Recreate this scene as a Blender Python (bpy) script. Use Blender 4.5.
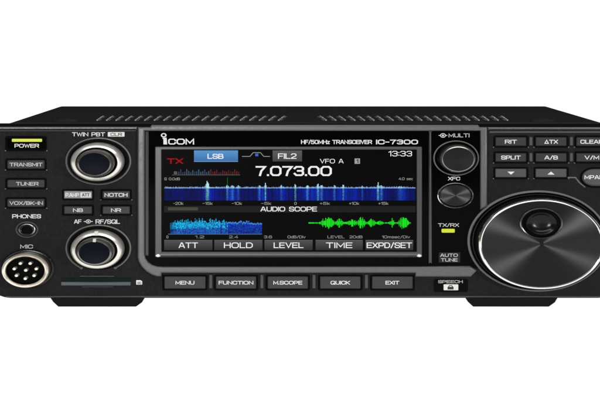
import bpy, math, random
from mathutils import Vector
random.seed(7)
sc = bpy.context.scene
for o in list(bpy.data.objects): bpy.data.objects.remove(o)

# ------------------------------------------------------------------ camera, world, lamps, exposure
S = 0.5465                      # millimetres of front panel per layout unit
AX, AY, D = 290.0, 31.0, 1000.0 # lens axis in layout units, distance of the front panel in mm
GX, GY = 300.0, 307.5           # layout origin (centre, table top)
MM = 0.001
cam = bpy.data.cameras.new('camera'); camo = bpy.data.objects.new('camera', cam)
sc.collection.objects.link(camo); sc.camera = camo
camo.location = ((AX-GX)*S*MM, -D*MM, (GY-AY)*S*MM); camo.rotation_euler = (math.radians(90), 0, 0)
cam.sensor_width = 36; cam.lens = 36*D/(600*S)
cam.shift_x = (300-AX)/600.0; cam.shift_y = -(200-AY)/600.0
cam.clip_start = 0.01; cam.clip_end = 50

w = bpy.data.worlds.new('World'); sc.world = w; w.use_nodes = True
w.node_tree.nodes['Background'].inputs[0].default_value = (0.9, 0.95, 1, 1)
w.node_tree.nodes['Background'].inputs[1].default_value = 0.10
sc.view_settings.view_transform = 'Standard'; sc.view_settings.look = 'None'
sc.view_settings.exposure = 0; sc.view_settings.gamma = 1; sc.view_settings.use_curve_mapping = False

def area(name, loc, target, sx, sy, power, col=(1, 1, 1)):
    l = bpy.data.lights.new(name, 'AREA'); l.shape = 'RECTANGLE'; l.size = sx; l.size_y = sy
    l.energy = power; l.color = col
    o = bpy.data.objects.new(name, l); sc.collection.objects.link(o); o.location = loc
    o.rotation_euler = (Vector(target)-Vector(loc)).to_track_quat('-Z', 'Y').to_euler()
    return o
area('softbox_overhead', (0, -0.55, 1.05), (0, 0, 0.03), 1.4, 0.40, 10, (1, 0.99, 0.97))
area('softbox_side', (-0.24, -1.15, 0.20), (0.05, 0, 0.05), 0.12, 0.14, 6.5, (1, 0.98, 0.95))
area('softbox_side', (0.72, -1.15, 0.22), (0.05, 0, 0.05), 0.12, 0.14, 7.0, (1, 0.98, 0.96))

# ------------------------------------------------------------------ materials
def mat(name, col, rough=0.5, metal=0.0, spec=0.5, bump=0.0, bscale=900, aniso=0.0, var=0.0, emit=None, es=1.0, coat=0.0, mottle=0.0):
    m = bpy.data.materials.new(name); m.use_nodes = True
    nt = m.node_tree; b = nt.nodes['Principled BSDF']
    b.inputs['Base Color'].default_value = (*col, 1); b.inputs['Roughness'].default_value = rough
    b.inputs['Metallic'].default_value = metal; b.inputs['Specular IOR Level'].default_value = spec
    b.inputs['Coat Weight'].default_value = coat
    tc = nt.nodes.new('ShaderNodeTexCoord')
    n = nt.nodes.new('ShaderNodeTexNoise'); n.inputs['Scale'].default_value = bscale; n.inputs['Detail'].default_value = 4
    nt.links.new(tc.outputs['Object'], n.inputs['Vector'])
    if bump:
        bp = nt.nodes.new('ShaderNodeBump'); bp.inputs['Strength'].default_value = bump; bp.inputs['Distance'].default_value = 0.0002
        nt.links.new(n.outputs['Fac'], bp.inputs['Height']); nt.links.new(bp.outputs['Normal'], b.inputs['Normal'])
    if var:   # worn / speckled variation of the finish itself
        n2 = nt.nodes.new('ShaderNodeTexNoise'); n2.inputs['Scale'].default_value = bscale*0.5; n2.inputs['Detail'].default_value = 3
        nt.links.new(tc.outputs['Object'], n2.inputs['Vector'])
        r = nt.nodes.new('ShaderNodeMapRange'); r.inputs['From Min'].default_value = 0.3; r.inputs['From Max'].default_value = 0.7
        r.inputs['To Min'].default_value = max(0.02, rough-var); r.inputs['To Max'].default_value = min(1, rough+var)
        nt.links.new(n2.outputs['Fac'], r.inputs['Value']); nt.links.new(r.outputs['Result'], b.inputs['Roughness'])
    if mottle:
        n3 = nt.nodes.new('ShaderNodeTexNoise'); n3.inputs['Scale'].default_value = bscale*0.8; n3.inputs['Detail'].default_value = 5; n3.inputs['Roughness'].default_value = 0.7
        nt.links.new(tc.outputs['Object'], n3.inputs['Vector'])
        r3 = nt.nodes.new('ShaderNodeMapRange'); r3.inputs['From Min'].default_value = 0.3; r3.inputs['From Max'].default_value = 0.7
        r3.inputs['To Min'].default_value = 1-mottle; r3.inputs['To Max'].default_value = 1+mottle
        mx = nt.nodes.new('ShaderNodeVectorMath'); mx.operation = 'SCALE'; mx.inputs[0].default_value = col
        nt.links.new(n3.outputs['Fac'], r3.inputs['Value']); nt.links.new(r3.outputs['Result'], mx.inputs['Scale'])
        nt.links.new(mx.outputs['Vector'], b.inputs['Base Color'])
    if aniso:   # turned finish: concentric machining lines of slightly different depth
        sx = nt.nodes.new('ShaderNodeVectorMath'); sx.operation = 'MULTIPLY'; sx.inputs[1].default_value = (1/1.4, 0, 1)
        ln = nt.nodes.new('ShaderNodeVectorMath'); ln.operation = 'LENGTH'
        nt.links.new(tc.outputs['Object'], sx.inputs[0]); nt.links.new(sx.outputs['Vector'], ln.inputs[0])
        rn = nt.nodes.new('ShaderNodeTexNoise'); rn.noise_dimensions = '1D'; rn.inputs['Scale'].default_value = 2600; rn.inputs['Detail'].default_value = 3
        nt.links.new(ln.outputs['Value'], rn.inputs['W'])
        rr = nt.nodes.new('ShaderNodeMapRange'); rr.inputs['From Min'].default_value = 0.3; rr.inputs['From Max'].default_value = 0.7
        rr.inputs['To Min'].default_value = 0.90; rr.inputs['To Max'].default_value = 1.10
        ms = nt.nodes.new('ShaderNodeVectorMath'); ms.operation = 'SCALE'; ms.inputs[0].default_value = col
        nt.links.new(rn.outputs['Fac'], rr.inputs['Value']); nt.links.new(rr.outputs['Result'], ms.inputs['Scale'])
        nt.links.new(ms.outputs['Vector'], b.inputs['Base Color'])
        b.inputs['Anisotropic'].default_value = aniso; b.inputs['Anisotropic Rotation'].default_value = 0.25
        t = nt.nodes.new('ShaderNodeTangent'); t.direction_type = 'RADIAL'; t.axis = 'Y'
        nt.links.new(t.outputs['Tangent'], b.inputs['Tangent'])
    if emit:
        b.inputs['Emission Color'].default_value = (*emit, 1); b.inputs['Emission Strength'].default_value = es
    return m
M = dict(
    shell=mat('shell_plastic', (0.0066, 0.0066, 0.0073), 0.6, spec=0.08, bump=0.5, bscale=1300, var=0.08, mottle=0.35),
    cover=mat('cover_paint', (0.017, 0.017, 0.017), 1.0, spec=0.0, bump=0.25, bscale=700, mottle=0.2),
    glass=mat('front_glass', (0.001, 0.001, 0.001), 0.08, spec=0.035),
    well=mat('well_black', (0.0015, 0.0015, 0.0015), 0.6, spec=0.03),
    foot=mat('foot_rubber', (0.004, 0.004, 0.004), 0.8, spec=0.1, bump=0.3, bscale=800),
    button=mat('button_plastic', (0.016, 0.016, 0.016), 0.5, spec=0.2, bump=0.2, bscale=1500),
    button_light=mat('grey_button_plastic', (0.042, 0.042, 0.042), 0.5, spec=0.25, bump=0.2, bscale=1500),
    key=mat('key_plastic', (0.019, 0.019, 0.020), 0.5, spec=0.25, bump=0.2, bscale=1500),
    lit=mat('backlit_key', (0.13, 0.13, 0.13), 0.4, spec=0.5),
    trim=mat('grey_trim', (0.068, 0.068, 0.070), 0.38, metal=0.3, spec=0.5, bump=0.12, bscale=1500, var=0.08),
    trim_dark=mat('dark_trim', (0.045, 0.045, 0.047), 0.5, metal=0.1, spec=0.2, bump=0.1, bscale=1500),
    frame=mat('screen_frame', (0.042, 0.042, 0.044), 0.33, metal=0.5),
    silver=mat('silver_metal', (0.78, 0.76, 0.70), 0.30, metal=0.82),
    ring=mat('satin_ring', (0.42, 0.42, 0.42), 0.3, metal=0.6),
    chrome=mat('chrome', (0.9, 0.9, 0.9), 0.16, metal=1.0),
    dimring=mat('dark_metal_ring', (0.35, 0.34, 0.33), 0.3, metal=1.0),
    brushed=mat('brushed_black_metal', (0.026, 0.026, 0.026), 0.32, metal=1.0, aniso=0.97),
    brushed_grey=mat('brushed_grey_metal', (0.036, 0.036, 0.036), 0.36, metal=1.0, aniso=0.95),
    knob=mat('knob_rubber', (0.005, 0.005, 0.0055), 0.42, spec=0.10, bump=0.2, bscale=900),
    gunmetal=mat('gunmetal', (0.24, 0.23, 0.21), 0.28, metal=0.9),
    cap=mat('blue_black_cap', (0.0018, 0.0026, 0.006), 0.4, spec=0.03, bump=0.1, bscale=600),
    gloss=mat('gloss_black', (0.003, 0.003, 0.003), 0.17, spec=0.28),
    bowl=mat('bowl_black', (0.003, 0.003, 0.003), 0.22, spec=0.22),
    white=mat('white_print', (0.50, 0.50, 0.49), 0.6, spec=0.2),
    grey_print=mat('grey_print', (0.34, 0.34, 0.34), 0.6, spec=0.2),
    dimprint=mat('dark_print', (0.02, 0.02, 0.02), 0.6, spec=0.2),
    cream=mat('connector_nickel', (0.88, 0.82, 0.70), 0.30, metal=0.8, bump=0.1, bscale=600),
    slot=mat('slot_plastic', (0.001, 0.005, 0.006), 0.3, spec=0.05),
    card=mat('card_cover', (0.045, 0.052, 0.06), 0.4, spec=0.3, bump=0.2, bscale=1200, var=0.1),
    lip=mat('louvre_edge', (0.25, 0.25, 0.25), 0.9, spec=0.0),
    led=mat('yellow_led', (0.05, 0.05, 0.005), 0.3, spec=0.2, emit=(0.58, 0.66, 0.03), es=1.0),
)
def emat(name, col, es=1.0):
    return mat(name, (0.0015, 0.0015, 0.0015), 0.2, spec=0.02, emit=col, es=es)
M.update(scr=emat('lcd_black', (0.0006, 0.0006, 0.0008)), s_white=emat('lcd_white', (0.85, 0.87, 0.9)),
         s_dim=emat('lcd_grey', (0.30, 0.31, 0.30)), s_red=emat('lcd_red', (0.34, 0.004, 0.004)), s_key=emat('lcd_key', (0.035, 0.034, 0.036)),
         s_keyhi=emat('lcd_key_edge', (0.11, 0.11, 0.11)), s_box=emat('lcd_box', (0.085, 0.085, 0.085)),
         s_green=emat('lcd_green', (0.01, 0.75, 0.012)), s_strip=emat('lcd_strip', (0.012, 0.013, 0.012)))
def colour_mat():
    m = emat('lcd_pixels', (0, 0, 0)); nt = m.node_tree; b = nt.nodes['Principled BSDF']
    a = nt.nodes.new('ShaderNodeVertexColor'); a.layer_name = 'lcd'
    nt.links.new(a.outputs['Color'], b.inputs['Emission Color']); return m
M['pix'] = colour_mat()

# ------------------------------------------------------------------ mesh building
def W(px, py, h=0.0):
    """layout point on the plane h mm in front of the panel -> (x, z) mm"""
    k = 1-h/D
    return ((AX+(px-AX)*k-GX)*S, (GY-(AY+(py-AY)*k))*S)

def curve_geo(loops, half, bev, res=2):
    cu = bpy.data.curves.new('tmp', 'CURVE'); cu.dimensions = '2D'; cu.fill_mode = 'BOTH'
    cu.extrude = max(half-bev, 0); cu.bevel_depth = bev; cu.bevel_resolution = res; cu.offset = -bev
    for L in loops:
        sp = cu.splines.new('POLY'); sp.points.add(len(L)-1); sp.use_cyclic_u = True
        for p, q in zip(sp.points, L): p.co = (q[0], q[1], 0, 1)
    return obj_geo(cu)
def obj_geo(data):
    o = bpy.data.objects.new('tmp', data); sc.collection.objects.link(o)
    dg = bpy.context.evaluated_depsgraph_get(); e = o.evaluated_get(dg); me = e.to_mesh()
    vs = [tuple(v.co) for v in me.vertices]; fs = [tuple(p.vertices) for p in me.polygons]
    e.to_mesh_clear(); bpy.data.objects.remove(o); bpy.data.curves.remove(data)
    return vs, fs

def rrect(x0, y0, x1, y1, r, n=5, rx=None):
    """rounded rectangle outline in layout units (r across, rx if the sides differ)"""
    rx = rx or r*1.3; pts = []
    rx = min(rx, (x1-x0)/2*0.999); r = min(r, (y1-y0)/2*0.999)
    for cx, cy, a0 in ((x1-rx, y1-r, 0), (x0+rx, y1-r, 90), (x0+rx, y0+r, 180), (x1-rx, y0+r, 270)):
        for i in range(n+1):
            a = math.radians(a0+90*i/n); pts.append((cx+rx*math.cos(a), cy+r*math.sin(a)))
    return pts
def ell(cx, cy, rx, ry, n=48, a0=0, a1=360):
    return [(cx+rx*math.cos(math.radians(a0+(a1-a0)*i/n)), cy+ry*math.sin(math.radians(a0+(a1-a0)*i/n))) for i in range(n)]


# ------------------------------------------------------------------ wide technical lettering drawn with strokes (x, y from 0 to 1)
def _rc(x0, y0, x1, y1, c=0.22):   # closed box with cut corners
    return [(x0+c, y1), (x1-c, y1), (x1, y1-c), (x1, y0+c), (x1-c, y0), (x0+c, y0), (x0, y0+c), (x0, y1-c), (x0+c, y1)]
G = {
 'A': (1.0, [[(0, 0), (0.42, 1), (0.58, 1), (1, 0)], [(0.16, 0.3), (0.84, 0.3)]]),
 'B': (0.9, [[(0, 0), (0, 1), (0.75, 1), (0.92, 0.88), (0.92, 0.64), (0.78, 0.52), (0, 0.52)], [(0.78, 0.52), (1, 0.38), (1, 0.14), (0.8, 0), (0, 0)]]),
 'C': (0.95, [[(1, 0.72), (1, 0.85), (0.8, 1), (0.2, 1), (0, 0.82), (0, 0.18), (0.2, 0), (0.8, 0), (1, 0.15), (1, 0.28)]]),
 'D': (0.95, [[(0, 0), (0, 1), (0.7, 1), (1, 0.75), (1, 0.25), (0.7, 0), (0, 0)]]),
 'E': (0.85, [[(1, 1), (0, 1), (0, 0), (1, 0)], [(0, 0.52), (0.9, 0.52)]]),
 'F': (0.8, [[(1, 1), (0, 1), (0, 0)], [(0, 0.5), (0.88, 0.5)]]),
 'G': (0.95, [[(1, 0.85), (0.8, 1), (0.2, 1), (0, 0.82), (0, 0.18), (0.2, 0), (1, 0), (1, 0.48), (0.55, 0.48)]]),
 'H': (0.95, [[(0, 0), (0, 1)], [(1, 0), (1, 1)], [(0, 0.52), (1, 0.52)]]),
 'I': (0.0, [[(0, 0), (0, 1)]]),
 'J': (0.7, [[(1, 1), (1, 0.15), (0.8, 0), (0.2, 0), (0, 0.15), (0, 0.3)]]),
 'K': (0.9, [[(0, 0), (0, 1)], [(1, 1), (0.2, 0.5), (1, 0)], [(0, 0.5), (0.2, 0.5)]]),
 'L': (0.75, [[(0, 1), (0, 0), (1, 0)]]),
 'M': (1.1, [[(0, 0), (0, 1), (0.5, 0.2), (1, 1), (1, 0)]]),
 'N': (0.95, [[(0, 0), (0, 1), (1, 0), (1, 1)]]),
 'O': (1.05, [_rc(0, 0, 1, 1)]),
 'P': (0.9, [[(0, 0), (0, 1), (0.8, 1), (1, 0.85), (1, 0.55), (0.8, 0.4), (0, 0.4)]]),
 'Q': (1.05, [_rc(0, 0, 1, 1), [(0.6, 0.32), (1.02, -0.04)]]),
 'R': (0.95, [[(0, 0), (0, 1), (0.8, 1), (1, 0.86), (1, 0.58), (0.8, 0.45), (0, 0.45)], [(0.6, 0.45), (1, 0)]]),
 'S': (0.9, [[(1, 0.76), (1, 0.87), (0.82, 1), (0.18, 1), (0, 0.87), (0, 0.66), (0.16, 0.55), (0.84, 0.45), (1, 0.34), (1, 0.13), (0.82, 0), (0.18, 0), (0, 0.13), (0, 0.24)]]),
 'T': (0.95, [[(0, 1), (1, 1)], [(0.5, 1), (0.5, 0)]]),
 'U': (0.95, [[(0, 1), (0, 0.2), (0.2, 0), (0.8, 0), (1, 0.2), (1, 1)]]),
 'V': (0.95, [[(0, 1), (0.5, 0), (1, 1)]]),
 'W': (1.3, [[(0, 1), (0.25, 0), (0.5, 0.9), (0.75, 0), (1, 1)]]),
 'X': (0.9, [[(0, 0), (1, 1)], [(0, 1), (1, 0)]]),
 'Y': (0.9, [[(0, 1), (0.5, 0.48), (1, 1)], [(0.5, 0.48), (0.5, 0)]]),
 'Z': (0.85, [[(0, 1), (1, 1), (0, 0), (1, 0)]]),
 '0': (0.95, [_rc(0, 0, 1, 1)]), '1': (0.35, [[(0, 0.8), (1, 1), (1, 0)]]),
 '2': (0.85, [[(0, 0.8), (0.1, 0.94), (0.25, 1), (0.8, 1), (1, 0.86), (1, 0.64), (0.85, 0.5), (0.1, 0.18), (0, 0), (1, 0)]]),
 '3': (0.85, [[(0, 0.82), (0.2, 1), (0.8, 1), (1, 0.86), (1, 0.64), (0.82, 0.52), (0.4, 0.52)], [(0.82, 0.52), (1, 0.38), (1, 0.14), (0.8, 0), (0.2, 0), (0, 0.18)]]),
 '4': (0.9, [[(0.78, 0), (0.78, 1), (0, 0.28), (1, 0.28)]]),
 '5': (0.85, [[(0.95, 1), (0.1, 1), (0.05, 0.56), (0.8, 0.6), (1, 0.44), (1, 0.16), (0.8, 0), (0.2, 0), (0, 0.16)]]),
 '6': (0.85, [[(0.95, 0.84), (0.8, 1), (0.2, 1), (0, 0.8), (0, 0.15), (0.2, 0), (0.8, 0), (1, 0.15), (1, 0.42), (0.8, 0.56), (0, 0.5)]]),
 '7': (0.85, [[(0, 1), (1, 1), (0.55, 0.5), (0.4, 0)]]),
 '8': (0.85, [_rc(0, 0, 1, 0.53, 0.14), _rc(0.05, 0.53, 0.95, 1, 0.14)]),
 '9': (0.85, [[(0, 0.15), (0.2, 0), (0.8, 0), (1, 0.18), (1, 0.85), (0.8, 1), (0.2, 1), (0, 0.85), (0, 0.58), (0.2, 0.44), (1, 0.46)]]),
 '.': (0.02, [[(0, 0), (0, 0.02)]]), ':': (0.02, [[(0, 0.15), (0, 0.19)], [(0, 0.7), (0, 0.74)]]), '-': (0.5, [[(0, 0.48), (1, 0.48)]]),
 '+': (0.6, [[(0, 0.45), (1, 0.45)], [(0.5, 0.12), (0.5, 0.78)]]), '/': (0.5, [[(0, -0.05), (1, 1.05)]]),
 'Δ': (0.95, [[(0.5, 1), (0, 0), (1, 0), (0.5, 1)]]),
 'd': (0.7, [[(1, 1), (1, 0), (0.2, 0), (0, 0.14), (0, 0.54), (0.2, 0.68), (1, 0.68)]]), 'i': (0.0, [[(0, 0), (0, 0.68)], [(0, 0.92), (0, 0.98)]]),
 'v': (0.65, [[(0, 0.68), (0.5, 0), (1, 0.68)]]), 'k': (0.6, [[(0, 0), (0, 1)], [(1, 0.68), (0.1, 0.3), (1, 0)]]),
 's': (0.65, [[(1, 0.6), (0.85, 0.68), (0.15, 0.68), (0, 0.5), (0.15, 0.38), (0.85, 0.3), (1, 0.16), (0.85, 0), (0, 0)]]),
 'e': (0.7, [[(0, 0.36), (1, 0.36), (1, 0.54), (0.8, 0.68), (0.2, 0.68), (0, 0.54), (0, 0.14), (0.2, 0), (0.95, 0)]]),
 'c': (0.65, [[(1, 0.68), (0.2, 0.68), (0, 0.5), (0, 0.16), (0.2, 0), (1, 0)]]),
 'm': (1.0, [[(0, 0), (0, 0.68), (0.85, 0.68), (1, 0.54), (1, 0)], [(0.5, 0.68), (0.5, 0)]]),
 'z': (0.65, [[(0, 0.68), (1, 0.68), (0, 0), (1, 0)]]),
}
def stroke_text(t, x0, x1, y0, y1, weight, gap=None):
    """-> list of quads (4 points) and discs in layout units filling the box exactly"""
    Hh = y1-y0; th = weight*Hh; gap = gap if gap is not None else 0.30
    wx = th*1.30                                   # the lettering is as wide-set as the panel
    ws = [(0.45 if c == ' ' else G[c][0]) for c in t]; n = len(t)
    tot = sum(ws)+gap*(n-1)
    avail = (x1-x0)-wx; k = avail/max(tot, 0.05); out = []; px = x0+wx/2
    for c, wc in zip(t, ws):
        if c != ' ':
            for line in G[c][1]:
                pts = [(px+p[0]*wc*k, y1-th/2-p[1]*(Hh-th)) for p in line]
                out.append(pts)
        px += (wc+gap)*k
    return out, th
def ribbon(pts, th, ax=1.30):
    """stroke outline with mitred joints; worked in unstretched space"""
    P = [(x/ax, y) for x, y in pts]; closed = len(P) > 2 and abs(P[0][0]-P[-1][0])+abs(P[0][1]-P[-1][1]) < 1e-9
    if closed: P = P[:-1]
    n = len(P); h = th/2; L = []; Rr = []
    for i in range(n):
        a = P[i-1] if (i > 0 or closed) else None; b = P[(i+1) % n] if (i < n-1 or closed) else None; p = P[i]
        def unit(u, v):
            d = math.hypot(v[0]-u[0], v[1]-u[1]) or 1e-9; return ((v[0]-u[0])/d, (v[1]-u[1])/d)
        d1 = unit(a, p) if a else unit(p, b); d2 = unit(p, b) if b else d1
        n1 = (-d1[1], d1[0]); n2 = (-d2[1], d2[0]); m = (n1[0]+n2[0], n1[1]+n2[1]); ml = math.hypot(*m) or 1e-9; m = (m[0]/ml, m[1]/ml)
        k = h/max(0.5, m[0]*n1[0]+m[1]*n1[1])
        q = p
        if not a: q = (p[0]-d2[0]*h, p[1]-d2[1]*h)
        if not b: q = (p[0]+d1[0]*h, p[1]+d1[1]*h)
        L.append(((q[0]+m[0]*k)*ax, q[1]+m[1]*k)); Rr.append(((q[0]-m[0]*k)*ax, q[1]-m[1]*k))
    fs = [(i, (i+1) % n, (i+1) % n+n, i+n) for i in range(n if closed else n-1)]
    return L+Rr, fs

class MB:
    def __init__(s): s.v, s.f, s.m, s.c, s.mats = [], [], [], [], []
    def mi(s, m):
        if m not in s.mats: s.mats.append(m)
        return s.mats.index(m)
    def add(s, vs, fs, m, cols=None):
        b = len(s.v); i = s.mi(m); s.v += vs
        for k, f in enumerate(fs):
            s.f.append(tuple(x+b for x in f)); s.m.append(i); s.c.append(cols[k] if cols else (0, 0, 0))
        return s
    def plate(s, loops, h0, h1, m, bev=0.3, res=2):
        """solid between h0 and h1 mm in front of the panel; outlines in layout units as seen at h1"""
        L = [[W(p[0], p[1], h1) for p in lp] for lp in loops]
        half = (h1-h0)/2; bev = min(bev, half*0.98)
        vs, fs = curve_geo(L, half, bev, res); mid = (h0+h1)/2
        return s.add([(x, -(mid+z), y) for x, y, z in vs], fs, m)
    def box(s, x0, y0, x1, y1, h0, h1, m, bev=0.0, r=0.0):
        if bev or r: return s.plate([rrect(x0, y0, x1, y1, max(r, 0.01))], h0, h1, m, bev)
        a, b = W(x0, y1, h1), W(x1, y0, h1)
        vs = [(x, -h, z) for h in (h0, h1) for x, z in ((a[0], a[1]), (b[0], a[1]), (b[0], b[1]), (a[0], b[1]))]
        return s.add(vs, [(3, 2, 1, 0), (4, 5, 6, 7), (0, 1, 5, 4), (1, 2, 6, 5), (2, 3, 7, 6), (3, 0, 4, 7)], m)
    def quad(s, x0, y0, x1, y1, h, m, col=(0, 0, 0)):
        a, b = W(x0, y1, h), W(x1, y0, h)
        return s.add([(a[0], -h, a[1]), (b[0], -h, a[1]), (b[0], -h, b[1]), (a[0], -h, b[1])], [(0, 1, 2, 3)], m, [col])
    def poly(s, pts, h, m):
        vs, fs = curve_geo([[W(p[0], p[1], h) for p in pts]], 0, 0)
        return s.add([(x, -h, y) for x, y, z in vs], fs, m)
    def lathe(s, cx, cy, prof, m, asp=1.39, n=96, knurl=None, hc=0.0, arc=None):
        """prof: (r in layout units, h mm); coaxial about the layout point (cx,cy) taken on the plane hc; mats may vary per segment"""
        x0, z0 = W(cx, cy, hc); b = len(s.v); full = arc is None
        a0, a1 = (0, 360) if full else arc; cnt = n if full else n+1
        for j, (r, h) in enumerate(prof):
            for i in range(cnt):
                a = math.radians(a0+(a1-a0)*i/n); rr = r
                if knurl and knurl[0] <= j <= knurl[1] and i % 2: rr = r-knurl[2]
                s.v.append((x0+rr*S*asp*math.cos(a), -h, z0+rr*S*math.sin(a)))
        for j in range(len(prof)-1):
            mm = m[j] if isinstance(m, list) else m
            i0 = s.mi(mm)
            for i in range(n):
                k = (i+1) % n if full else i+1
                s.f.append((b+j*cnt+i, b+j*cnt+k, b+(j+1)*cnt+k, b+(j+1)*cnt+i)); s.m.append(i0); s.c.append((0, 0, 0))
        return s
    def text(s, t, x0, x1, y0, y1, h, m, bold=0.02, gap=None):
        lines, th = stroke_text(t, x0, x1, y0, y1, 0.12+bold*1.5, gap)
        for q, pts in enumerate(lines):
            vs, fs = ribbon(pts, th); hq = h+0.02*(q % 3); nn = len(vs)//2
            s.add([(W(x, y, hq)[0], -(hq+0.03*(i % nn)/nn), W(x, y, hq)[1]) for i, (x, y) in enumerate(vs)], fs, m)
        return s
    def build(s, name, parent=None, smooth=35, label=None, kind=None):
        me = bpy.data.meshes.new(name)
        me.from_pydata([(x*MM, y*MM, z*MM) for x, y, z in s.v], [], s.f)
        for m in s.mats: me.materials.append(M[m])
        for p, i in zip(me.polygons, s.m): p.material_index = i
        if 'pix' in s.mats:
            ca = me.color_attributes.new('lcd', 'FLOAT_COLOR', 'CORNER')
            for p, c in zip(me.polygons, s.c):
                for li in p.loop_indices: ca.data[li].color = (*c, 1)
        me.validate()
        if smooth:
            for p in me.polygons: p.use_smooth = True
            me.set_sharp_from_angle(angle=math.radians(smooth))
        me.update()
        # origin at the part's own centre
        xs = [v.co for v in me.vertices]; c = sum(xs, Vector())/len(xs)
        lo = Vector([min(v[i] for v in xs) for i in range(3)]); hi = Vector([max(v[i] for v in xs) for i in range(3)])
        c = (lo+hi)/2
        me.transform(__import__('mathutils').Matrix.Translation(-c))
        o = bpy.data.objects.new(name, me); sc.collection.objects.link(o)
        base = Vector((0, 0, 0)); q = parent
        while q is not None: base += q.location; q = q.parent
        o.location = c-base; o.parent = parent
        if label: o['label'] = label
        if kind: o['kind'] = kind
        return o

# ------------------------------------------------------------------ setting: white sweep with an added glow, so no shade shows under the radio
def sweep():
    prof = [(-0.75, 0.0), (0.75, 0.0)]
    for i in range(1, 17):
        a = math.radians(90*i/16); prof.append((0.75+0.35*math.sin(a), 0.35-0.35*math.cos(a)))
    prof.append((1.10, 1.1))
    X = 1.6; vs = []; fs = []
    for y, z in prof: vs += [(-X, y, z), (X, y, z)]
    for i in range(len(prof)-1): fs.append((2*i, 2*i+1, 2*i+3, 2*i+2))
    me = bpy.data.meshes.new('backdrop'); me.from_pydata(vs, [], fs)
    m = mat('self_glowing_white', (0.1, 0.1, 0.1), 0.6, spec=0.2, emit=(1, 1, 1), es=1.0); me.materials.append(m)
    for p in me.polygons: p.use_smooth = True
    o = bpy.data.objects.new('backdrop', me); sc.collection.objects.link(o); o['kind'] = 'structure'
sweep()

# ------------------------------------------------------------------ the transceiver
R = bpy.data.objects.new('radio_transceiver', None); sc.collection.objects.link(R)
R['label'] = 'black desktop radio transceiver with lit colour screen and large tuning dial on white surface'
R['category'] = 'radio'

# --- body
MB().plate([rrect(-9, 124.2, 618, 298.4, 13, n=8, rx=20)], -24, 0, 'shell', bev=1.6, res=4).build('front_panel', R)
cv = MB()
zt = (GY-124.0)*S; zb = (GY-297)*S; xl, xr = (4.5-GX)*S, (608-GX)*S; y0, y1 = 9.0, 228.0
zt = (GY-(AY+(122.6-AY)*(1+y0/D)))*S
def prism(mb, ring, ya, yb, m):
    n = len(ring); vs = [(x, ya, z) for x, z in ring]+[(x, yb, z) for x, z in ring]
    fs = [tuple(range(n)), tuple(range(2*n-1, n-1, -1))]+[(i, i+n, (i+1) % n+n, (i+1) % n) for i in range(n)]
    return mb.add(vs, fs, m)
ring = []
for cx, cz, a0 in ((xr-3, zt-3, 0), (xl+3, zt-3, 90), (xl+3, zb+3, 180), (xr-3, zb+3, 270)):
    for i in range(6):
        a = math.radians(a0+90*i/5); ring.append((cx+3*math.cos(a), cz+3*math.sin(a)))
prism(cv, ring, y0, y1, 'cover')
prism(cv, [(x*0.985, z*0.985+0.8) for x, z in ring], 2, y0+1, 'well')
cover = cv.build('top_cover', R, smooth=30)
def T(px, py, lift=0.0):
    """layout point seen on the cover's top -> (x, y, z) mm"""
    zc = (GY-AY)*S; z = zt+lift; d = D*(zc-z)/((py-AY)*S)
    return ((AX-GX)*S+(px-AX)*S*d/D, d-D, z)
def louvre(px, side):
    """one slanted cooling slot: black recess with a raised edge painted pale"""
    mb = MB()
    for (pa, pb, dx, sh) in ((120.7, 118.9, 2.6, 0.0), (118.1, 116.6, 2.8, 3.4)):
        q = px+side*sh
        base = [T(q, pa), T(q+3.0, pa), T(q+3.0+side*dx, pb), T(q+side*dx, pb)]
        vs = [(x, y, z+0.06) for x, y, z in base]
        mb.add(vs, [(0, 1, 2, 3)], 'well')
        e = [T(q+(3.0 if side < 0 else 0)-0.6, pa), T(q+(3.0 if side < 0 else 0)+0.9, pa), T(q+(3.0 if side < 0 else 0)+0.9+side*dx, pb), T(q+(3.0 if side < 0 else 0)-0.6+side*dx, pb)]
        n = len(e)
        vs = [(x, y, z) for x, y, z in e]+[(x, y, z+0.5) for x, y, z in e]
        mb.add(vs, [(4, 5, 6, 7), (0, 1, 5, 4), (1, 2, 6, 5), (2, 3, 7, 6), (3, 0, 4, 7)], 'lip')  # highlight along the slot edge, put into the strip's pale colour
    return mb.build('louvre', cover, smooth=0)
for i in range(20): louvre(97+9.55*i, 1)
for i in range(20): louvre(323+9.55*i, -1)
for px in (66, 543):
    x, y, z = T(px, 121.2); mb = MB(); n = 20
    for r, zz in ((5.5, 0.0), (5.2, 0.9), (3.2, 1.3), (2.6, 0.5), (0.01, 0.5)):
        for i in range(n): a = 2*math.pi*i/n; mb.v.append((x+1.35*r*math.cos(a), y+r*math.sin(a), z+zz))
    k = mb.mi('cover')
    for j in range(4):
        for i in range(n): mb.f.append((j*n+i, j*n+(i+1) % n, (j+1)*n+(i+1) % n, (j+1)*n+i)); mb.m.append(k); mb.c.append((0, 0, 0))
    mb.build('screw', cover)
# feet
def foot(xa, xb):
    mb = MB(); pts = [(xa, 297.5), (xa+3, 302), (xa+9, 307.5), (xb-10, 307.5), (xb-3, 302.5), (xb, 297.5)]
    mb.plate([pts], -38, -3, 'foot', bev=0.5); return mb.build('foot', R)
for xa, xb in ((50, 145), (465, 558)): foot(xa, xb)
# sloping ledge below the top edge and the lower lip
MB().box(-5, 130.0, 136.5, 131.6, -1, 0.35, 'trim_dark', bev=0.3).build('ledge', R)
MB().box(489, 130.8, 614, 133.4, -1, 0.35, 'trim_dark', bev=0.3).build('ledge', R)
MB().box(6, 296.0, 606, 297.4, -2, 0.5, 'trim_dark', bev=0.3).build('lower_lip', R)

MB().box(-8, 123.4, 617, 126.6, -2, 0.25, 'well', bev=0.2).build('gap_shade_strip', R)  # shade in the gap below the cover, put in as a black strip
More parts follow.
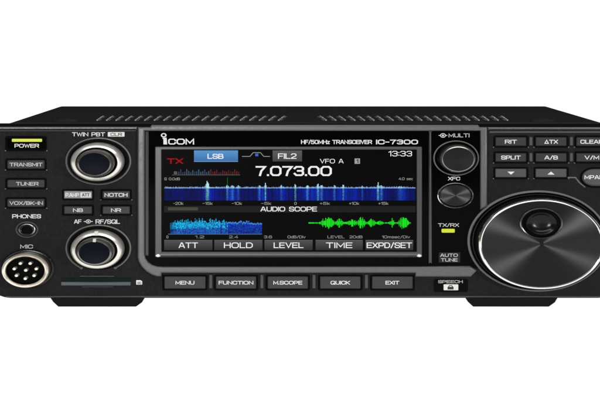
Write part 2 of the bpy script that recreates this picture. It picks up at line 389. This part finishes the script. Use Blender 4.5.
# --- grey trim
arc_out = [(137.5, 257), (138.6, 262), (141.5, 267), (146, 271.5), (151.5, 275), (157, 276.8)]
arc_in = [(144.6, 254.5), (145.6, 258.5), (148, 262), (152, 265), (157, 266.6), (163, 267)]
trim_loop = ([(137.5, 127), (150, 127), (151.5, 124.9), (478, 124.9), (480, 127), (487.5, 127), (487.5, 206.5), (480.3, 210), (480.3, 131), (144.6, 131)]
             + arc_in + [(415, 266.8), (470, 266.2), (477.5, 270.5), (471, 277), (415.3, 277), (415.3, 273.2), (161.8, 273.2), (161.3, 276.8)] + arc_out[::-1])
MB().plate([trim_loop], -1, 2.7, 'trim', bev=1.0, res=4).build('trim_frame', R)
MB().box(-7, 126.7, 137.2, 129.6, -1, 1.0, 'trim', bev=0.5).build('edge_strip', R)
MB().box(487.8, 127.1, 616, 130.0, -1, 1.0, 'trim', bev=0.5).build('edge_strip', R)
gl = MB().plate([[(143, 130), (482, 130), (482, 268), (158, 268), (150, 266), (145, 261), (143, 254)]], -1, 0.6, 'glass', bev=0.2).build('glass_panel', R)
MB().box(428.7, 131, 431.9, 263.5, 0.3, 1.5, 'trim_dark', bev=0.4).build('divider', R)

MB().box(144.8, 131.2, 148.6, 256, -0.5, 1.6, 'trim_dark', bev=0.8, r=0.8).build('inner_step', R)
# --- printed writing
def legend(t, x0, x1, y0, y1, m='white', h=0.15, bold=0.03, parent=None, label=None):
    return MB().text(t, x0, x1, y0, y1, h, m, bold).build('legend', parent or R, smooth=0, label=label or 'printed legend reading '+t)
legend('PHONES', 12.2, 41, 214.3, 218.3)
legend('MIC', 20.2, 33, 244.6, 248.6, 'grey_print')
legend('TWIN PBT', 72, 105, 132.3, 136.3)
mb = MB().box(107.8, 132.0, 124.5, 136.6, 0.05, 0.15, 'white', r=0.5).text('CLR', 110.5, 122, 132.8, 135.9, 0.22, 'dimprint', 0.02)
mb.build('legend', R, smooth=0, label='white box reading CLR')
legend('AF', 74, 81.5, 219.5, 223.6)
mb = MB(); mb.plate([ell(88.3, 221.5, 2.6, 2.0, 24), ell(88.3, 221.5, 1.9, 1.35, 24)], 0.02, 0.15, 'white', bev=0)
mb.plate([ell(88.3, 221.5, 1.0, 0.75, 16)], 0.02, 0.15, 'white', bev=0); mb.box(83.8, 221.2, 85.6, 221.9, 0.02, 0.15, 'white'); mb.box(91, 221.2, 92.8, 221.9, 0.02, 0.15, 'white')
mb.build('legend', R, smooth=0, label='concentric knob symbol')
legend('RF/SQL', 95.5, 120, 219.5, 223.8)
# logo
mb = MB(); hL = 0.75
mb.plate([ell(163.7, 135.2, 2.9, 2.2, 28), ell(163.7, 135.2, 1.5, 1.1, 28)], 0.65, hL, 'white', bev=0)
mb.plate([[(162.6, 137.6), (166.6, 137.6), (167.1, 144.4), (163.4, 144.4), (163.4, 138.9), (162.6, 138.9)]], 0.65, hL+.02, 'white', bev=0)
mb.text('COM', 168.2, 194.2, 138.6, 144.5, hL, 'white', 0.045)
mb.build('logo', gl, smooth=0, label='white ICOM logo')
legend('HF/50MHz TRANSCEIVER', 301, 372, 139.9, 144.0, 'white', 0.75, 0.03, gl)
legend('IC-7300', 376, 418, 139.6, 144.3, 'white', 0.75, 0.05, gl)
mb = MB().text('MULTI', 448.5, 469.5, 133.4, 137.3, 0.75, 'grey_print', 0.04)
mb.plate([ell(443, 135.4, 2.9, 2.2, 24), ell(443, 135.4, 2.1, 1.5, 24)], 0.65, 0.75, 'white', bev=0); mb.plate([ell(443, 135.4, 1.2, 0.9, 16)], 0.65, 0.75, 'white', bev=0)
mb.box(438.6, 135.05, 440.0, 135.75, 0.65, 0.75, 'white'); mb.box(446, 135.05, 447.3, 135.75, 0.65, 0.75, 'white')
mb.build('legend', gl, smooth=0, label='knob symbol and MULTI')
legend('XFC', 448.0, 460.2, 176.8, 180.4, 'white', 0.75, 0.04, gl)
legend('TX/RX', 438, 459, 223.3, 226.8, 'grey_print', 0.75, 0.035, gl)
MB().box(441.6, 228.9, 454.8, 232.7, 0.4, 1.1, 'led', bev=0.15, r=0.8).build('indicator_lamp', gl, label='lit yellow transmit receive lamp')

# --- buttons
def button(x0, y0, x1, y1, name, words, m='button', tm='white', tx=None, ty=None, h=1.9, r=1.2, wellw=2.1, bold=0.035, glyph=None, lip=True):
    mb = MB().box(x0, y0, x1, y1, 0.1, h, m, bev=0.45, r=r)
    mid, my = (x0+x1)/2, (y0+y1)/2
    b = mb.build('button', R, label='button marked '+name)
    s = MB().box(x0-wellw, y0-wellw*0.9, x1+wellw, y1+wellw*0.85, -0.5, 0.14, 'well', bev=0.1, r=r+0.6)
    if lip:   # highlights on the recess's lower corners, put in as pale dots
        for cx in (x0-wellw-0.6, x1+wellw-0.9): s.box(cx, y1+wellw*0.3, cx+1.7, y1+wellw*0.3+1.4, -0.3, 0.75, 'trim', bev=0.3, r=0.4)
    s.build('button_recess', b)
    if words:
        a, c = tx or (mid-(x1-x0)*0.3, mid+(x1-x0)*0.3); d, e = ty or (my-1.9, my+1.9)
        MB().text(words, a, c, d, e, h+0.06, tm, bold).build('legend', b, smooth=0)
    if glyph: MB().poly(glyph, h+0.06, tm).build('legend', b, smooth=0)
    return b
# left column
pb = button(7.2, 137.8, 44.8, 149.4, 'POWER', 'POWER', m='glass', tx=(14.5, 39), ty=(143.8, 147.6))
MB().box(11.8, 138.8, 42.0, 141.8, 1.7, 2.3, 'led', bev=0.15, r=0.6).build('indicator_bar', pb, label='lit yellow bar')
button(7.2, 160.2, 44.6, 168.8, 'TRANSMIT', 'TRANSMIT', tm='grey_print', tx=(9.5, 42.5), ty=(162.7, 166.4))
button(7.2, 179.8, 44.6, 187.6, 'TUNER', 'TUNER', tm='grey_print', tx=(16, 38.5), ty=(182, 185.6))
button(7.2, 199.0, 44.6, 207.0, 'VOX/BK-IN', 'VOX/BK-IN', tm='grey_print', tx=(9.5, 43), ty=(201.3, 204.9))
# under the twin knob
pa = button(64.0, 191.0, 92.0, 198.6, 'P.AMP ATT', 'P.AMP', m='lit', tm='white', tx=(65.4, 79.0), ty=(193, 196.8), r=0.6, lip=False)
MB().box(80.4, 192.4, 91.0, 197.4, 1.8, 1.95, 'white', r=0.4).text('ATT', 82.0, 89.6, 193.3, 196.5, 2.03, 'dimprint', 0.02).build('legend', pa, smooth=0)
button(102.5, 191.0, 129.8, 198.6, 'NOTCH', 'NOTCH', tx=(104.5, 127.5), ty=(193, 196.8), m='key', r=0.6)
button(64.0, 206.4, 92.0, 214.0, 'NB', 'NB', tx=(73, 83), ty=(208.4, 212.0), m='key', r=0.6, lip=False)
button(102.5, 206.4, 129.8, 214.0, 'NR', 'NR', tx=(111, 121), ty=(208.4, 212.0), m='key', r=0.6)
# row under the screen
for x0, x1, t, f in ((164.3, 205.6, 'MENU', .23), (215.8, 256.2, 'FUNCTION', .43), (267.6, 308, 'M.SCOPE', .36), (320, 360.6, 'QUICK', .24), (372, 412.8, 'EXIT', .17)):
    mid = (x0+x1)/2; wd = (x1-x0)
    button(x0, 276.6, x1, 288.8, t, t, m='key', tm='white', tx=(mid-wd*f, mid+wd*f), ty=(280.9, 284.6), r=0.9, lip=False, h=2.2)
for x in (210.7, 261.9, 314, 366.4):
    MB().box(x-1.7, 274.6, x+1.7, 288.5, -0.5, 0.9, 'trim_dark', bev=0.4, r=0.6).build('rib', R)
# right block
tri = lambda cx, cy, s: [(cx-3.6, cy-1.4*s), (cx+3.6, cy-1.4*s), (cx, cy+1.7*s)]
for y0, y1, row in ((137.3, 146.0, ('RIT', 'ΔTX', 'CLEAR')), (153.2, 161.8, ('SPLIT', 'A/B', 'V/M'))):
    for k, (x0, t) in enumerate(zip((495.4, 535.7, 576.4), row)):
        wd = {'RIT': 12, 'ΔTX': 13.5, 'CLEAR': 23, 'SPLIT': 19.5, 'A/B': 13.5, 'V/M': 14.5}[t]; c = x0+15.5
        button(x0, y0, x0+31, y1, t, t, tx=(c-wd/2, c+wd/2), ty=((y0+y1)/2-1.9, (y0+y1)/2+2.0), r=0.6, m='button')
button(495.4, 168.8, 526.4, 177.4, 'a down triangle', None, m='button_light', glyph=tri(511, 173, 1), r=0.6)
button(535.7, 168.8, 566.7, 177.4, 'an up triangle', None, m='button_light', glyph=tri(551, 173.2, -1), r=0.6)
for x in (531, 571.5):
    for y in (137, 153):
        MB().box(x-1.6, y, x+1.6, y+8.5, -0.5, 0.6, 'trim_dark', bev=0.3, r=0.5).build('rib', R)
mb = MB().plate([rrect(582.3, 169, 614, 186.2, 8.4, n=10, rx=12)], 0.1, 2.6, 'button_light', bev=1.0, res=4)
b = mb.build('button', R, label='rounded button marked MPAD')
MB().plate([rrect(579.8, 167.2, 616.5, 188.0, 10, n=10, rx=14)], -0.5, 0.14, 'well', bev=0.1).build('button_recess', b)
MB().text('MPAD', 584.5, 604, 175.2, 179.2, 2.68, 'white', 0.03).build('legend', b, smooth=0)
MB().plate([[(567.5, 176.8), (576, 176.8), (580, 182), (586, 187), (584.6, 187.9), (578.5, 183), (575.0, 178.4), (567.5, 178.4)]], -0.3, 0.5, 'trim', bev=0.25).build('rib', R)
# small keys right of the screen
b = MB().box(438.5, 252.4, 460.6, 262.9, 0.5, 1.3, 'gloss', bev=0.3, r=1).build('button', gl, label='black key marked AUTO TUNE')
MB().text('AUTO', 440.2, 457.8, 253.6, 256.9, 1.38, 'grey_print', 0.03).text('TUNE', 440.8, 457.6, 258.3, 261.6, 1.38, 'grey_print', 0.03).build('legend', b, smooth=0)
MB().text('SPEECH', 438.2, 462.8, 280.2, 283.2, 0.15, 'grey_print', 0.03).build('legend', R, smooth=0, label='printed legend reading SPEECH')
b = MB().box(443.6, 284.4, 458.4, 290.4, 0.05, 1.1, 'white', bev=0.25, r=0.6).build('button', R, label='small white key with lock symbol')
lk = MB(); lk.box(447.6, 286.9, 453.6, 289.5, 1.12, 1.18, 'dimprint')
lk.plate([ell(450.6, 286.9, 2.3, 1.7, 16, 180, 360)+[(452.9, 286.9), (452.1, 286.9)]+ell(450.6, 286.9, 1.4, 1.0, 16, 360, 180)], 1.12, 1.18, 'dimprint', bev=0).build('legend', b, smooth=0)
MB().box(433.5, 278.8, 468, 292.2, -0.5, 0.06, 'well', r=2.5).build('button_recess', R)

# --- card slot
cs = MB().box(61.5, 277.9, 130.2, 281.8, 0.02, 0.3, 'slot', bev=0.1, r=0.4).build('card_slot', R)
MB().box(60.8, 281.9, 130.8, 285.8, -0.3, 1.0, 'card', bev=0.5, r=0.7).build('slot_cover', cs)
MB().box(80, 275.9, 114, 276.9, -0.3, 0.5, 'card', bev=0.2).build('slot_rib', cs)
MB().box(82, 286.4, 113, 287.3, -0.3, 0.45, 'trim_dark', bev=0.2).build('slot_rib', cs)
sd = MB().plate([[(136.2, 280.2), (140.6, 280.2), (142.2, 281.4), (142.2, 284.6), (136.2, 284.6)]], 0.02, 0.15, 'white', bev=0)
sd.text('SD', 137.3, 141.2, 282.0, 284.0, 0.2, 'dimprint', 0.02).build('legend', R, smooth=0, label='white memory card symbol')

# --- screen
sf = MB().plate([rrect(154.8, 146.6, 422.2, 257.4, 1.0), rrect(161.6, 149.8, 416.6, 251.8, 0.4)], 0.3, 1.9, 'frame', bev=0.5).build('screen_frame', R)
MB().box(158, 253.2, 419.5, 256.6, 1.2, 2.3, 'trim', bev=0.8).build('lower_bar', sf)
for x in (158.4, 419): MB().lathe(x, 255, [(1.9, 2.1), (1.8, 3.0), (1.1, 3.5), (0.01, 3.6)], 'silver', n=20).build('corner_rivet', sf)
H = 0.9
dp = MB().box(160.5, 149, 417.6, 252.6, 0.55, H, 'scr').build('display', R, smooth=0, label='lit colour touch screen')
def hh(k=1): return H+0.06*k
MB().text('TX', 167, 183, 158.3, 163.8, hh(), 's_red', 0.05).build('readout', dp, smooth=0, label='dim red TX')
def grad_box(mb, x0, y0, x1, y1, h, top, bot, n=8):
    for i in range(n):
        t = i/(n-1); c = tuple(a+(b-a)*t for a, b in zip(top, bot)); mb.quad(x0, y0+(y1-y0)*i/n, x1, y0+(y1-y0)*(i+1)/n, h, 'pix', c)
mb = MB(); grad_box(mb, 194, 150.4, 238, 161.6, hh(), (0.09, 0.30, 0.62), (0.05, 0.16, 0.40)); mb.quad(194, 161.2, 238, 161.8, hh(1.5), 'pix', (0.18, 0.35, 0.6))
mb.text('LSB', 207.5, 223.5, 153.8, 158.8, hh(2.5), 's_white', 0.03).build('mode_key', dp, smooth=0, label='blue LSB key')
mb = MB(); grad_box(mb, 272.6, 150.4, 302, 161.4, hh(), (0.10, 0.10, 0.10), (0.06, 0.06, 0.06))
mb.text('FIL2', 278, 296.5, 153.4, 158.8, hh(2), 's_white', 0.02).build('filter_key', dp, smooth=0, label='grey FIL2 key')
mb = MB()
for xa, ya, xb, yb in ((242, 156.4, 250, 156.4), (250, 156.4, 253.2, 152.6), (253.2, 152.6, 260.5, 152.6), (260.5, 152.6, 263.7, 156.4), (263.7, 156.4, 270, 156.4)):
    L = math.hypot(xb-xa, yb-ya); nx, ny = -(yb-ya)/L*0.32, (xb-xa)/L*0.32
    mb.poly([(xa+nx, ya+ny), (xb+nx, yb+ny), (xb-nx, yb-ny), (xa-nx, ya-ny)], hh(), 's_dim')
mb.quad(255.3, 153.6, 258.4, 156.2, hh(2), 'pix', (0.05, 0.12, 0.5)); mb.build('filter_icon', dp, smooth=0)
MB().text('13:33', 388.5, 412, 150.9, 156.3, hh(), 's_white', 0.0).build('clock', dp, smooth=0)
mb = MB().text('VFO A', 320, 343.5, 158.9, 163.3, hh(), 's_white', 0.0); mb.quad(354.6, 158.4, 360.0, 163.8, hh(), 'pix', (0.35, 0.35, 0.35)).text('1', 356.4, 358.4, 159.3, 163.0, hh(2), 'scr', 0.03)
mb.build('readout', dp, smooth=0)
MB().text('7.073.00', 255.6, 331.8, 166.0, 176.0, hh(), 's_white', 0.03).build('frequency_readout', dp, smooth=0, label='large white 7.073.00')
# signal meter
mb = MB()
for i in range(31):
    x = 178+i*2.0+0.2; red = i > 15; tall = (i % 3 == 1)
    y0 = 174.6-(5.8 if tall else 3.4)*(0.7+0.4*random.random()); c = (0.12, 0.016, 0.02) if red else (0.045, 0.085, 0.16)
    mb.quad(x, y0, x+1.1, 174.4, hh(), 'pix', tuple(v*random.uniform(0.4, 1.3) for v in c))
mb.quad(172, 174.6, 240, 175.2, hh(), 'pix', (0.10, 0.09, 0.10)).text('S', 174, 177, 171.6, 174, hh(), 's_dim', 0)
mb.build('signal_meter', dp, smooth=0)
MB().text('S 0.0dB', 164.3, 180, 177.6, 180.2, hh(), 's_dim', 0.01).build('readout', dp, smooth=0)
MB().text('4.0 sec', 398.5, 413, 177.5, 180.0, hh(), 's_dim', 0.01).build('readout', dp, smooth=0)
# band scope: trace and waterfall drawn pixel by pixel
peaks = [(207, 1.0, 1.6), (227, .55, .9), (232, .45, 1.2), (238, .3, 1), (259, .4, 1), (265, 1.0, .7), (281, .25, 1), (295, .85, .7), (307, .45, 1.3), (317.5, .7, 1.0), (321, .4, 1.5), (334, .45, .9), (343, .7, .7), (362, .25, .8), (377.5, .9, .9), (381, .4, 1.5), (400, .2, 3)]
def pk(x): return sum(a*math.exp(-((x-c)/wd)**2) for c, a, wd in peaks)
def broad(x): return 0.16+0.5*math.exp(-((x-232)/6)**2)+0.3*math.exp(-((x-210)/7)**2)+0.65*math.exp(-((x-262)/5)**2)+0.35*math.exp(-((x-282)/7)**2)+0.45*math.exp(-((x-312)/12)**2)+0.4*math.exp(-((x-345)/16)**2)+0.35*math.exp(-((x-378)/7)**2)+0.35*math.exp(-((x-402)/5)**2)
mb = MB(); dxp = 0.8; x = 164.2
while x < 415:
    p = pk(x); bb = max(0, broad(x)*random.uniform(0.55, 1.2)-0.05)
    col = random.uniform(0.6, 1.25)
    for j in range(14):
        y = 188.6+j*0.85; t = random.uniform(0.4, 1.35)*col; q = p*random.uniform(0.7, 1.2)*(1-0.02*j)
        c = (0.002+0.25*q*q*t, 0.004+0.05*bb*bb+0.60*q*q*t+0.12*q, (0.03+0.85*min(1, bb+0.05)+0.6*q)*t*0.85)
        mb.quad(x, y, x+dxp, y+0.85, hh(), 'pix', c)
    top = 187.6-6.0*p*random.uniform(0.5, 1)-random.uniform(0, 1.1)
    c = (0.20+0.45*p, 0.36+0.7*p, 0.62+0.5*p)
    mb.quad(x, max(top, 180.2), x+dxp, 188.4, hh(1), 'pix', tuple(min(1, v*col) for v in c))
    x += dxp
mb.quad(227.2, 177.5, 227.7, 187, hh(2), 'pix', (0.01, 0.16, 0.02))
mb.build('band_scope', dp, smooth=0, label='blue waterfall with pale spectrum trace')
for i, t in enumerate(('-20k', '-15k', '-10k', '-5k', '0', '+5k', '+10k', '+15k')):
    c = 178.3+29.3*i; wd = 1.2 if t == '0' else 5.0
    MB().text(t, c-wd, c+wd, 202.0, 204.8, hh(), 's_dim', 0.01).build('readout', dp, smooth=0)
mb = MB(); mb.quad(164, 206, 415.5, 212.4, hh(0.6), 's_strip'); mb.quad(168, 207.2, 198, 210.4, hh(1.4), 'pix', (0.055, 0.06, 0.045))
mb.text('AUDIO SCOPE', 260.5, 317, 206.7, 211.4, hh(2), 's_white', 0.02).build('title_strip', dp, smooth=0, label='AUDIO SCOPE title strip')
# audio spectrum
mb = MB(); x = 170.0
while x < 262:
    left = 1 if random.random() < max(0.0, min(1.0, (229-x)/9)) else 0
    fade = min(1, (x-168)/8); top = 223.2-(random.choice((0.5, 1.5, 3, 4.5))*random.uniform(0.6, 1.2) if left else random.uniform(0, 1.6)-(0.8 if x > 250 else 0)+(1.6 if random.random() < .15 else 0))*fade
    y = top
    while y < 233.6:
        d = (y-top)/(233.6-top); t = random.uniform(0.6, 1.2)*fade
        if left: g = (0.42 if d < 0.55 else 0.12)*random.choice((0.25, 0.6, 1.0, 1.35)); c = (0.01*t, g*t, (0.35+0.9*g)*t)
        else: c = (0.004, 0.03*t*random.choice((0.3, 1, 2.5)), (0.55-0.25*d)*t*random.uniform(0.5, 1.2))
        if not left and d < 0.08: c = (0.05, 0.22, 0.6)
        mb.quad(x, y, x+0.8, min(y+0.8, 234), hh(), 'pix', tuple(min(1, v) for v in c)); y += 0.8
    x += 0.8
mb.quad(168, 233.8, 262, 234.5, hh(1.5), 'pix', (0.08, 0.13, 0.25)); mb.build('audio_spectrum', dp, smooth=0, label='blue audio spectrum')
for t, c, wd, y in (('0', 167.4, 1.0, 235.6), ('1.2', 199.6, 4.5, 235.6), ('2.4', 233.6, 4.5, 235.6), ('3.6', 268, 4, 235.6), ('0dB/Div', 296.5, 9.0, 235.6), ('LEVEL', 336, 8.5, 235.6), ('20dB', 356, 6.5, 235.6), ('10msec/Div', 396, 14, 235.6)):
    MB().text(t, c-wd, c+wd, 235.6, 238.3, hh(), 's_dim', 0.01).build('readout', dp, smooth=0)
# oscilloscope wave
mb = MB(); x = 308.5
env = lambda x: 0.7+4.4*(math.exp(-((x-327)/6.0)**4)+0.85*math.exp(-((x-339)/3)**2)+0.6*math.exp(-((x-352)/4)**2)+math.exp(-((x-361)/3.5)**4)+0.8*math.exp(-((x-372)/3.5)**2)+0.3*math.exp(-((x-380)/3)**2)+0.95*math.exp(-((x-392)/1.8)**2)+1.0*math.exp(-((x-403)/4.5)**4))
while x < 410:
    a = env(x)*random.choice((0.45, 0.8, 1.0, 1.12)); g = random.uniform(0.35, 0.9)
    mb.quad(x, 223-a, x+0.7, 223+a*random.uniform(0.8, 1.05), hh(), 'pix', (0.008, g, 0.012)); x += 0.7
mb.build('audio_wave', dp, smooth=0, label='green audio waveform')
for x0, x1, t, f in ((164.2, 212.4, 'ATT', .2), (214.3, 262.4, 'HOLD', .30), (264.5, 312.6, 'LEVEL', .31), (315.6, 362.8, 'TIME', .28), (365.5, 413.2, 'EXPD/SET', .475)):
    mb = MB(); grad_box(mb, x0, 240.2, x1, 250.2, hh(), (0.075, 0.075, 0.078), (0.028, 0.028, 0.03)); mb.quad(x0, 240.0, x1, 240.7, hh(1.6), 's_keyhi')
    c = (x0+x1)/2; wd = (x1-x0)*f; mb.text(t, c-wd, c+wd, 242.5, 248.1, hh(2), 's_white', 0.015).build('soft_key', dp, smooth=0, label='on-screen key '+t)

# --- twin concentric knobs
def twin(cx, cy, pointer, opened, label):
    arc = None if not opened else (-57, 237)
    k = MB().lathe(cx, cy, [(22.4, -0.2), (22.6, 1.2), (23.0, 1.8), (23.5, 1.3), (23.7, -0.2)], 'ring', n=120, arc=arc).build('surround_ring', R)
    mb = MB().lathe(cx, cy, [(21.6, 0.02), (21.6, 0.3), (18.6, 0.3)], 'well')
    mb.lathe(cx, cy, [(18.9, 0.3), (18.9, 4), (18.8, 8.0), (18.2, 9.4), (17.0, 10.3), (15.3, 10.9), (14.9, 10.7), (14.6, 9.0), (13.6, 9.0)],
             ['silver', 'silver', 'silver', 'silver', 'silver', 'silver', 'well', 'well'], n=144)
    kb = mb.build('knob', R, label=label)
    MB().lathe(cx, cy, [(13.6, 9.5), (13.5, 17), (13.0, 19.0), (11.6, 20.6), (10.9, 21.0)], 'gunmetal', n=120, knurl=(0, 1, 0.35)).build('inner_knob', kb)
    MB().lathe(cx, cy, [(11.0, 20.9), (10.7, 21.2), (8.5, 21.0), (4, 20.8), (0.01, 20.75)], 'cap', n=96).build('knob_cap', kb)
    if pointer:
        x0, z0 = W(cx, cy, 0); v = []
        zz = lambda r: z0+r*S
        mb = MB()
        for (ra, rb, ha, hb, wd) in ((18.95, 15.0, 10.9, 12.0, 1.9), (13.4, 10.6, 19.6, 21.5, 1.5)):
            vs = [(x0-wd*S, -ha, zz(ra)), (x0+wd*S, -ha, zz(ra)), (x0+wd*S, -hb, zz(rb)), (x0-wd*S, -hb, zz(rb)),
                  (x0-wd*S, -ha+2, zz(ra)), (x0+wd*S, -ha+2, zz(ra)), (x0+wd*S, -hb+2, zz(rb)), (x0-wd*S, -hb+2, zz(rb))]
            mb.add(vs, [(0, 1, 2, 3), (4, 5, 1, 0), (5, 6, 2, 1), (6, 7, 3, 2), (7, 4, 0, 3)], 'white')
        mb.build('pointer', kb, smooth=0)
        for dx in (-17, 17): MB().lathe(cx+dx, cy+19.8, [(1.2, 0), (1.1, 0.6), (0.01, 0.8)], 'trim', n=16).build('end_dot', R)
twin(98.4, 161.2, False, False, 'silver twin passband knob')
twin(98.4, 248.2, True, True, 'silver volume and squelch knob with white pointer')

# --- phones jack and microphone socket
j = MB().lathe(27, 229.6, [(8.3, 0), (8.2, 0.8), (7.6, 1.1), (7.0, 0.7), (6.8, 0.2)], 'trim_dark', n=64)
j.lathe(27, 229.6, [(6.8, 0.25), (6.0, 0.35), (5.0, 0.9), (4.6, 1.2), (3.9, 1.0), (3.5, 0.2)], ['well', 'dimring', 'gloss', 'gloss', 'well'], n=64)
j.lathe(27, 229.6, [(3.6, 0.22), (0.01, 0.2)], 'well', n=48)
j.build('headphone_jack', R, label='small black headphone jack')
mx, my = 28.0, 268.2
mc = MB().lathe(mx, my, [(19.4, 0), (19.2, 1.3), (18.4, 1.8), (17.4, 1.8)], 'gloss', n=96)
mc.lathe(mx, my, [(16.9, 1.0), (16.9, 9), (16.5, 11.3), (15.4, 12.2), (14.2, 11.6), (13.7, 10.6), (13.5, 5.5)], ['gunmetal', 'cream', 'cream', 'cream', 'cream', 'well'], n=96)
mc.lathe(mx, my, [(13.5, 5.5), (0.01, 5.5)], 'well', n=96)
mc = mc.build('microphone_socket', R, label='round eight pin microphone socket with nickel ring')
def pin(dx, dy):
    MB().lathe(mx+dx, my+dy, [(1.55, 5.4), (1.55, 10.2), (1.2, 10.8), (0.01, 11.0)], 'cream', n=16, asp=1.3).build('pin', mc)
pin(0.5, -0.3)
for i in range(7):
    a = math.radians(90+360/7*(i+0.5)); pin(11.2*math.cos(a), -7.9*math.sin(a))

# --- multi knob and round key
k = MB().lathe(456, 158.0, [(16.3, 0.5), (16.6, 1.6), (17.1, 1.9), (17.5, 1.5), (17.6, 0.5)], 'ring', n=96, asp=1.30).build('surround_ring', gl)
mb = MB().lathe(456.0, 157.4, [(14.2, 0.6), (14.2, 5), (13.9, 11), (13.3, 12.6), (12.5, 13.6), (11.6, 13.9)], ['knob', 'knob', 'gunmetal', 'gunmetal', 'gunmetal'], n=144, asp=1.30, knurl=(0, 2, 0.4))
mb.lathe(456.0, 157.4, [(11.6, 13.9), (11.2, 13.6), (6, 13.2), (0.01, 13.0)], 'knob', n=96, asp=1.32)
mb.build('knob', R, label='black multi function knob')
k = MB().lathe(455.2, 195.2, [(12.8, 0.5), (12.7, 1.8), (12.1, 2.2), (11.5, 1.8), (11.4, 0.7)], 'chrome', n=96, asp=1.42).lathe(455.2, 195.2, [(11.4, 0.75), (10.6, 0.75)], 'well', n=64, asp=1.42).build('button', gl, label='round brushed metal key')
MB().lathe(455.0, 195.0, [(10.7, 0.7), (10.6, 2.6), (10.3, 2.9), (0.01, 2.9)], 'brushed_grey', n=96, asp=1.46).build('button_face', k)

# --- main dial
cx, cy = 537.9, 240.9
dr = MB().lathe(cx, cy, [(50.6, -0.3), (50.3, 1.6), (49.6, 2.5), (48.9, 2.1), (48.6, 0.3)], 'ring', n=200, asp=1.40)
dr.lathe(cx, cy, [(48.7, 0.35), (47.6, 0.6), (47.0, 1.6), (46.6, 2.0), (46.0, 1.4), (44.5, 1.2)], ['well', 'gloss', 'gunmetal', 'gloss', 'well'], n=200, asp=1.40)
dr.build('dial_surround', R, label='polished ring round the tuning dial')
dl = MB().lathe(cx, cy, [(44.6, 0.8), (45.2, 3), (45.2, 12.0), (44.9, 12.6), (44.7, 13.2)], ['knob', 'knob', 'knob', 'knob'], n=240, asp=1.40, knurl=(1, 2, 0.5))
dl.build('tuning_dial', R, label='large black tuning dial')
dl = [o for o in R.children if o.name.startswith('tuning_dial')][0]
MB().lathe(cx, cy, [(44.8, 13.1), (44.6, 14.2), (43.9, 15.0), (43.0, 15.35), (42.4, 15.2), (42.1, 14.9)], 'chrome', n=200, asp=1.40).build('dial_rim', dl)
MB().lathe(cx, cy, [(42.3, 14.9), (42.2, 15.0), (20, 15.0), (0.01, 15.0)], 'brushed', n=200, asp=1.40).build('dial_face', dl)
MB().lathe(cx, cy, [(1.6, 15.0), (1.2, 15.25), (0.01, 15.3)], 'knob', n=24).build('dial_centre', dl)
fx, fy = W(541.2, 223.2, 15.5)
fd = MB(); fcx, fcy = fx/S+GX, GY-fy/S
fd.lathe(fcx, fcy, [(15.3, 15.02), (15.1, 15.7), (14.5, 16.1), (13.8, 16.0), (12.9, 15.3), (11.6, 15.2)], ['gloss', 'dimring', 'gloss', 'well', 'well'], n=96)
fd.lathe(fcx, fcy, [(11.7, 15.2), (11.2, 17.0), (10.6, 17.5), (9.9, 17.2), (8.6, 16.3), (7.2, 15.7), (4, 15.3), (0.01, 15.2)], 'bowl', n=96)
fd.build('finger_dimple', dl)
